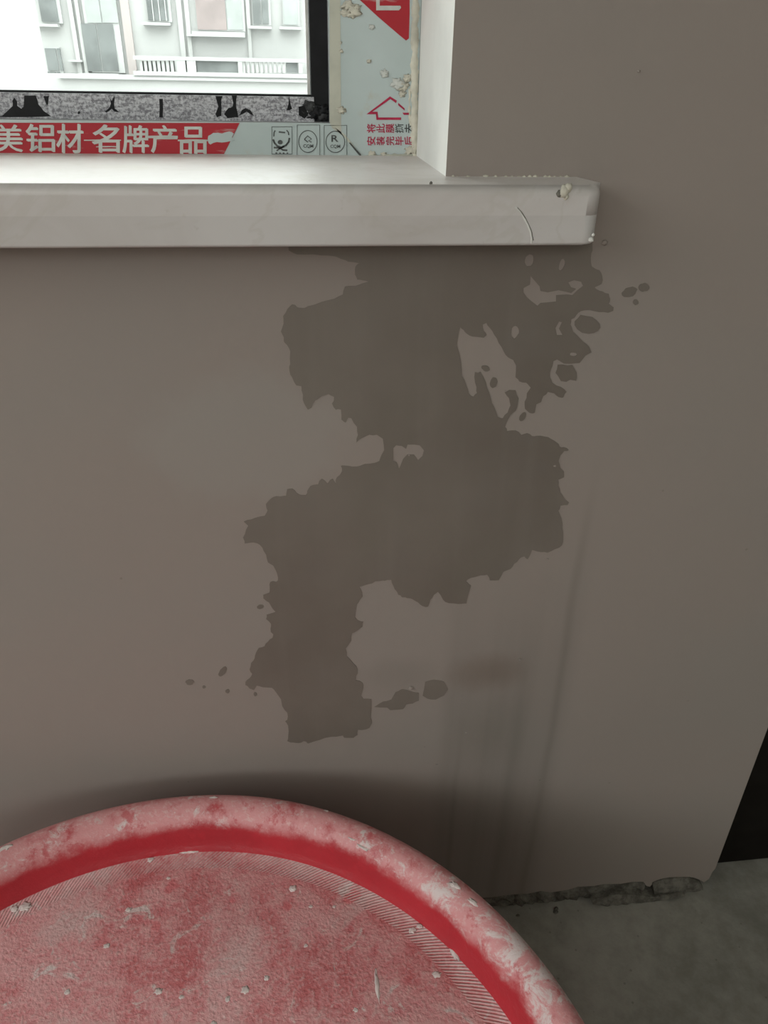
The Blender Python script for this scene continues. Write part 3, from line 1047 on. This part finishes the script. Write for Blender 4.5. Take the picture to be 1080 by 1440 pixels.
def tub_material(name, base, smear, kind):
    n = NT(name, 0.38, 0.5)
    r = n.m('SQRT', n.add(n.mul(n.x, n.x), n.mul(n.y, n.y)))
    ang = n.m('ARCTAN2', n.y, n.x)
    a = n.noise(16.0, 6, 0.65, off=(1, 2, 0))
    b_ = n.noise(55.0, 5, 0.7, off=(4, 0, 0))
    g = n.noise(240.0, 4, 0.7)
    pit = n.voro(230.0)
    red = n.mix(n.ss(a, 0.3, 0.7), tuple(c * .85 for c in base[:3]) + (1,), base)
    pink = (0.78, 0.40, 0.40, 1) if kind == 'base' else (0.70, 0.33, 0.33, 1)
    white = (0.76, 0.71, 0.68, 1)
    if kind == 'base':
        v = n.add(n.mul(a, 0.5), n.add(n.mul(b_, 0.30), n.mul(g, 0.20)))
        col = n.mix(n.ss(v, 0.38, 0.58), red, pink)
        # fine grain left in the pits
        col = n.mix(n.mul(n.ss(g, 0.52, 0.66), 0.45), col, (0.74, 0.50, 0.49, 1))
        w = n.noise(9.0, 7, 0.72, off=(7, 3, 0), dist=0.6)
        col = n.mix(n.mul(n.ss(w, 0.47, 0.66), 0.75), col, (0.72, 0.56, 0.54, 1))
        w2 = n.noise(30.0, 5, 0.7, off=(2, 9, 0), dist=1.5)
        col = n.mix(n.mul(n.ss(w2, 0.58, 0.69), 0.75), col, white)
        col = n.mix(n.mul(n.ss(pit, 0.22, 0.08), 0.2), col, (0.42, 0.07, 0.08, 1))
        cl = n.noise(26.0, 3, 0.5, off=(5, 5, 0))
        col = n.mix(n.mul(n.ss(cl, 0.68, 0.72), 0.8), col, base)
        # milled ring: slanting fine ribs round the edge, pale plaster held between them
        rib = n.m('SINE', n.add(n.mul(ang, 520.0), n.mul(r, 1500.0)))
        ringm = n.band(r, TR * 0.828, TR * 0.882, 0.0008)
        arc = n.mul(n.ss(n.add(ang, n.mul(n.sub(a, .5), 1.2)), 2.1, 0.7), n.add(0.35, n.mul(n.ss(b_, 0.38, 0.6), 0.65)))
        rm = n.mul(ringm, n.ss(rib, -0.2, 0.5), n.add(0.12, n.mul(arc, 0.80)))
        col = n.mix(rm, col, (0.72, 0.62, 0.60, 1))
        n.bump(n.add(n.mul(g, 0.8), n.add(n.mul(b_, 0.5), n.add(n.mul(ringm, rib, 0.25), n.mul(n.ss(pit, 0.1, 0.5), 0.18)))), 0.65, 0.0024)
        n.rough(n.add(0.42, n.mul(n.ss(v, 0.36, 0.6), 0.3)))
    elif kind == 'rim':
        v = n.add(n.mul(a, 0.55), n.mul(b_, 0.45))
        top = n.ss(n.add(n.z, n.add(n.mul(n.sub(b_, .5), .014), n.mul(n.sub(a, .5), .02))), TZ - 0.022, TZ - 0.007)
        col = n.mix(n.mul(top, n.ss(v, 0.30, 0.52), 0.92), red, pink)
        w = n.noise(42.0, 6, 0.75, off=(3, 3, 0), dist=0.5)
        # heavier plaster on the side towards the wall's end
        side = n.band(ang, -0.25, 0.80, 0.22)
        th = n.add(w, n.mul(side, 0.10))
        col = n.mix(n.mul(top, n.ss(th, 0.57, 0.68), 0.85), col, (0.72, 0.65, 0.63, 1))
        col = n.mix(n.mul(top, n.ss(g, 0.50, 0.68), 0.40), col, (0.74, 0.56, 0.54, 1))
        col = n.mix(n.mul(n.ss(n.noise(34.0, 5, 0.7, off=(1, 6, 2)), 0.56, 0.64), 0.55), col, base)
        w3 = n.noise(50.0, 5, 0.7, off=(8, 1, 0))
        col = n.mix(n.mul(top, n.ss(w3, 0.60, 0.68), 0.6), col, (0.66, 0.52, 0.50, 1))
        # thin scraped streaks running round
        n.bump(n.add(n.mul(b_, 0.6), n.add(n.mul(w, 0.8), n.mul(g, 0.35))), 0.45, 0.0025)
        n.rough(n.add(0.28, n.mul(top, n.ss(v, 0.34, 0.56), 0.3)))
    else:
        col = n.mix(n.mul(n.ss(a, 0.5, 0.7), 0.25), red, pink)
    n.color(col)
    return n.mat


RED = (0.50, 0.028, 0.040, 1)
M['tub_smear'] = plain('thin_plaster_smear', (0.72, 0.62, 0.59, 1), 0.8, 0.2, 0.15, 120)
M['tub_base'] = tub_material('red_plastic_base', (0.72, 0.19, 0.20, 1), 1, 'base')
M['tub_rim'] = tub_material('red_plastic_rim', RED, 1, 'rim')
M['tub_side'] = tub_material('red_plastic_side', RED, 1, 'side')


def lathe(name, prof, mat, parent, n=192, closed=False, smooth=True, jitter=0.0):
    bm = bmesh.new()
    rings = []
    for r, z in prof:
        if r < 1e-6:
            rings.append([bm.verts.new((0, 0, z))])
        else:
            rg = []
            for i in range(n):
                a = 2 * math.pi * i / n
                k = 1 + jitter * noise.noise(Vector((math.cos(a) * 2, math.sin(a) * 2, z * 9)))
                rg.append(bm.verts.new((r * k * math.cos(a), r * k * math.sin(a), z)))
            rings.append(rg)
    pairs = list(zip(rings, rings[1:]))
    if closed:
        pairs.append((rings[-1], rings[0]))
    for a, b_ in pairs:
        for i in range(n):
            j = (i + 1) % n
            if len(a) == 1:
                bm.faces.new((a[0], b_[i], b_[j]))
            elif len(b_) == 1:
                bm.faces.new((a[i], a[j], b_[0]))
            else:
                bm.faces.new((a[i], a[j], b_[j], b_[i]))
    return from_bm(name, bm, mat, parent, smooth)


zb = TZ - 0.034 * HT / 0.53                             # level of the recessed base
K = HT / 0.53
prof = [(TR - a_ * K, TZ - b_ * K) for a_, b_ in
        ((.004, .050), (.0005, .022), (.0008, .010), (.003, .0045), (.007, .0012), (.012, 0), (.017, .0008), (.0215, .003), (.0255, .0075),
         (.0285, .014), (.031, .024), (.033, .032), (.036, .035), (.036, .040), (.012, .040))]
rim = lathe('rim', prof, M['tub_rim'], tub, closed=True, jitter=0.003)
lathe('base_panel', [(0, zb - 0.004), (TR - 0.04 * K, zb - 0.004), (TR - 0.034 * K, zb - 0.004), (TR - 0.034 * K, zb), (TR * 0.882, zb), (TR * 0.880, zb - 0.0003),
                     (TR * 0.83, zb - 0.0003), (TR * 0.828, zb), (TR * 0.5, zb), (TR * 0.25, zb), (0, zb)], M['tub_base'], tub)
lathe('side_wall', [(TR - 0.003, TZ - 0.056), (TR + 0.006, TZ * 0.5), (TR + 0.012, 0.03), (TR + 0.020, 0.028), (TR + 0.020, 0.0), (TR + 0.009, 0.0), (TR + 0.002, TZ * 0.5), (TR - 0.008, TZ - 0.058)],
      M['tub_side'], tub, closed=True)
# dried plaster on the tub
blobs = [(223, 1394, .0035), (345, 1392, .0042), (320, 1405, .003), (614, 1370, .0036), (412, 1249, .004), (181, 1279, .0026), (35, 1275, .005),
         (20, 1278, .004), (590, 1302, .003), (580, 1308, .0035), (212, 1209, .003), (237, 1235, .002), (437, 1275, .002), (255, 1402, .002), (150, 1330, .0026), (375, 1375, .0028),
         (300, 1440, .003), (430, 1330, .002), (470, 1275, .0018), (95, 1395, .0028), (500, 1420, .002)]
for i, (x, y, s) in enumerate(blobs):
    q = on_z(x, y, zb)
    o = lump('plaster_blob', (q.x - TC.x, q.y - TC.y, zb), (s * rng.uniform(.7, 1.1), s * .8, s * .09), M['tub_smear'], tub, i + 200, 3, .6, 2.0)
for i, (x, y, rx, ry) in enumerate([(268, 1197, .010, .0022), (405, 1352, .0022, .012), (530, 1385, .0018, .012), (290, 1172, .013, .0022), (640, 1335, .004, .010), (300, 1175, .008, .001)]):
    if i in (1, 3, 5):
        continue
    q = on_z(x, y, zb)
    o = lump('plaster_smear', (q.x - TC.x, q.y - TC.y, zb + .0002), (rx, ry, .0005), M['tub_smear'], tub, i + 240, 3, .5, 3.0)
for i, (x, y, s) in enumerate([(8, 1192, .006), (459, 1137, .003), (512, 1186, .007), (640, 1245, .006), (665, 1268, .005), (300, 1121, .004), (495, 1176, .004)]):
    q = on_z(x, y, TZ)
    d = Vector((q.x - TC.x, q.y - TC.y, 0))
    r = d.length
    d.normalize()
    rc = min(max(r, TR - .024 * K), TR - .006 * K)
    dz = 0.0
    for (r1, z1), (r0, z0) in zip(prof[1:10], prof[2:11]):
        if r0 <= rc <= r1:
            dz = z0 + (z1 - z0) * (rc - r0) / (r1 - r0)
    tng = Vector((-d.y, d.x, 0))
    o = lump('plaster_blob', (d.x * rc, d.y * rc, dz), (s * .42, s * .95, s * .10), M['tub_smear'], tub, i + 260, 3, .6, 2.0)
    o.rotation_euler[2] = math.atan2(d.y, d.x)

# ================================================================== OUTSIDE
tag(box('ground', -70, 70, 1.2, 90, -9.2, -9.0, plain('grey_paving', (0.32, 0.32, 0.31, 1), .9, .2, .15, .8)), kind='structure')
YBD = 24.0
bld = empty('apartment_building', (0, YBD, -9.0))
tag(bld, 'pale apartment building with tall windows and a balustrade seen through the glass', 'building')
M['stucco'] = plain('white_stucco', (0.36, 0.363, 0.355, 1), .85, .2, .05, .6)
M['stucco_pink'] = plain('pinkish_stucco', (0.345, 0.31, 0.30, 1), .85, .2, .05, .6)
M['far_glass'] = plain('dull_far_glass', (0.125, 0.135, 0.133, 1), .4, .3, .25, 2.0)
M['far_glass_pale'] = plain('pale_curtained_glass', (0.27, 0.29, 0.28, 1), .5, .5, .12, 2.0)
M['far_curtain'] = plain('pinkish_curtain', (0.235, 0.195, 0.19, 1), .6, .3, .12, 2.0)
M['far_frame'] = plain('white_far_frame', (0.365, 0.37, 0.365, 1), .6, .3, .05, 2.0)


def bb(name, px, d0, d1, mat, parent=None, base=None):
    """box whose front face fills a pixel rectangle on the facade, from d0 behind to d1 in front of it"""
    x0, y0, x1, y1 = px
    ym = (y0 + y1) / 2
    xm = (x0 + x1) / 2
    a, b_ = on_y(x0, ym, YBD).x, on_y(x1, ym, YBD).x
    t, u = on_y(xm, y0, YBD).z, on_y(xm, y1, YBD).z
    o = box(name, a, b_, -d1, d0, u + 9.0, t + 9.0, mat, parent or bld)
    return o


e0, e1 = on_y(-150, 70, YBD).x, on_y(560, 70, YBD).x
box('wall', e0, e1, 0.0, 8.0, 0.0, 15.5, M['stucco'], bld)
# lower storey stands forward as the terrace base
bb('terrace_base', (60, 107, 560, 150), 0.2, 0.9, M['stucco'])
bb('cornice', (96, 110, 560, 113), 0.1, 1.0, M['far_frame'])


def window(px, pane_mat, mull=(), rails=(), sill=True, bars=0):
    x0, y0, x1, y1 = px
    f = bb('window', px, 0.05, 0.10, M['far_frame'])
    xs_ = [x0 + 1.2] + [m for m in mull] + [x1 - 1.2]
    ys_ = [y0 + 1.2] + [r for r in rails] + [y1 - 1.2]
    for a, b_ in zip(xs_, xs_[1:]):
        for c, d in zip(ys_, ys_[1:]):
            bb('pane', (a + .8, c + .8, b_ - .8, d - .8), -0.05, 0.13, pane_mat if not callable(pane_mat) else pane_mat(a, c), f)
    for k in range(bars):
        bx_ = x0 + 3 + (x1 - x0 - 6) * (k + .5) / bars
        bb('window_bar', (bx_ - .6, y0 + 1, bx_ + .6, y1 - 1), -0.1, 0.16, M['far_frame'], f)
    if sill:
        bb('window_ledge', (x0 - 3, y1 + 1, x1 + 3, y1 + 5), 0.02, 0.3, M['far_frame'])
    return f


G, GP, CU = M['far_glass'], M['far_glass_pale'], M['far_curtain']
window((54, -62, 82, 33), G, (), (-25,))
window((65, 66, 90, 128), G, (83,), (100,), False)
window((118, -70, 166, 102), lambda a, c: GP if c < 30 else G, (141,), (-30, 33))
window((205, -62, 238, 31), G, (), (-20,), True, 3)
window((274, -66, 342, 44), lambda a, c: CU if a < 310 else GP, (318,), (-20,), True)
window((353, -62, 379, 36), G, (367,), (-20,))
window((396, -62, 420, 37), GP, (), (-20,))
# pilasters and mouldings
for a, b_, mt in ((94, 100, 'stucco'), (104, 109, 'stucco'), (168, 180, 'stucco_pink'), (247, 254, 'stucco'), (258, 264, 'stucco'), (345, 350, 'stucco')):
    bb('pilaster', (a, -120, b_, 107), 0.05, 0.10, M[mt])
bb('string_course', (100, 84, 118, 87), 0.05, 0.28, M['far_frame'])
bb('string_course', (264, 49, 345, 52), 0.05, 0.30, M['far_frame'])
# balustrade along the terrace
bal = bb('balustrade', (196, 101.5, 440, 107), 0.05, 0.95, M['far_frame'])
bb('handrail', (196, 81, 440, 86), -0.5, 0.95, M['far_frame'], bal)
for x in list(range(206, 250, 6)) + list(range(345, 402, 6)):
    bb('baluster', (x - 1.7, 85.5, x + 1.7, 102), -0.6, 0.9, M['stucco'], bal)
for a, b_ in ((254, 266), (268, 280), (337, 343), (419, 424)):
    bb('pier', (a, 83, b_, 103), -0.4, 0.94, M['stucco'], bal)
for a, b_ in ((281, 337), (402, 418)):
    bb('grille', (a, 86, b_, 102), -0.6, 0.85, M['far_glass'], bal)

# blank white wing nearer by
YW = 11.0
wing = empty('white_wing', (0, YW, -9.0))
tag(wing, 'blank bright white building wing beside the pale apartment building', 'building')
xe_ = on_y(61, 70, YW + 3.0).x
M['bright_wall'] = plain('bright_white_render', (0.37, 0.38, 0.37, 1), .85, .2, .03, .5)
box('wall', xe_ - 7.0, xe_, 0.0, 3.0, 0.0, 12.6, M['bright_wall'], wing)
box('parapet', xe_ - 7.1, xe_ + 0.02, -0.1, 3.06, 12.6, 12.85, M['far_frame'], wing)
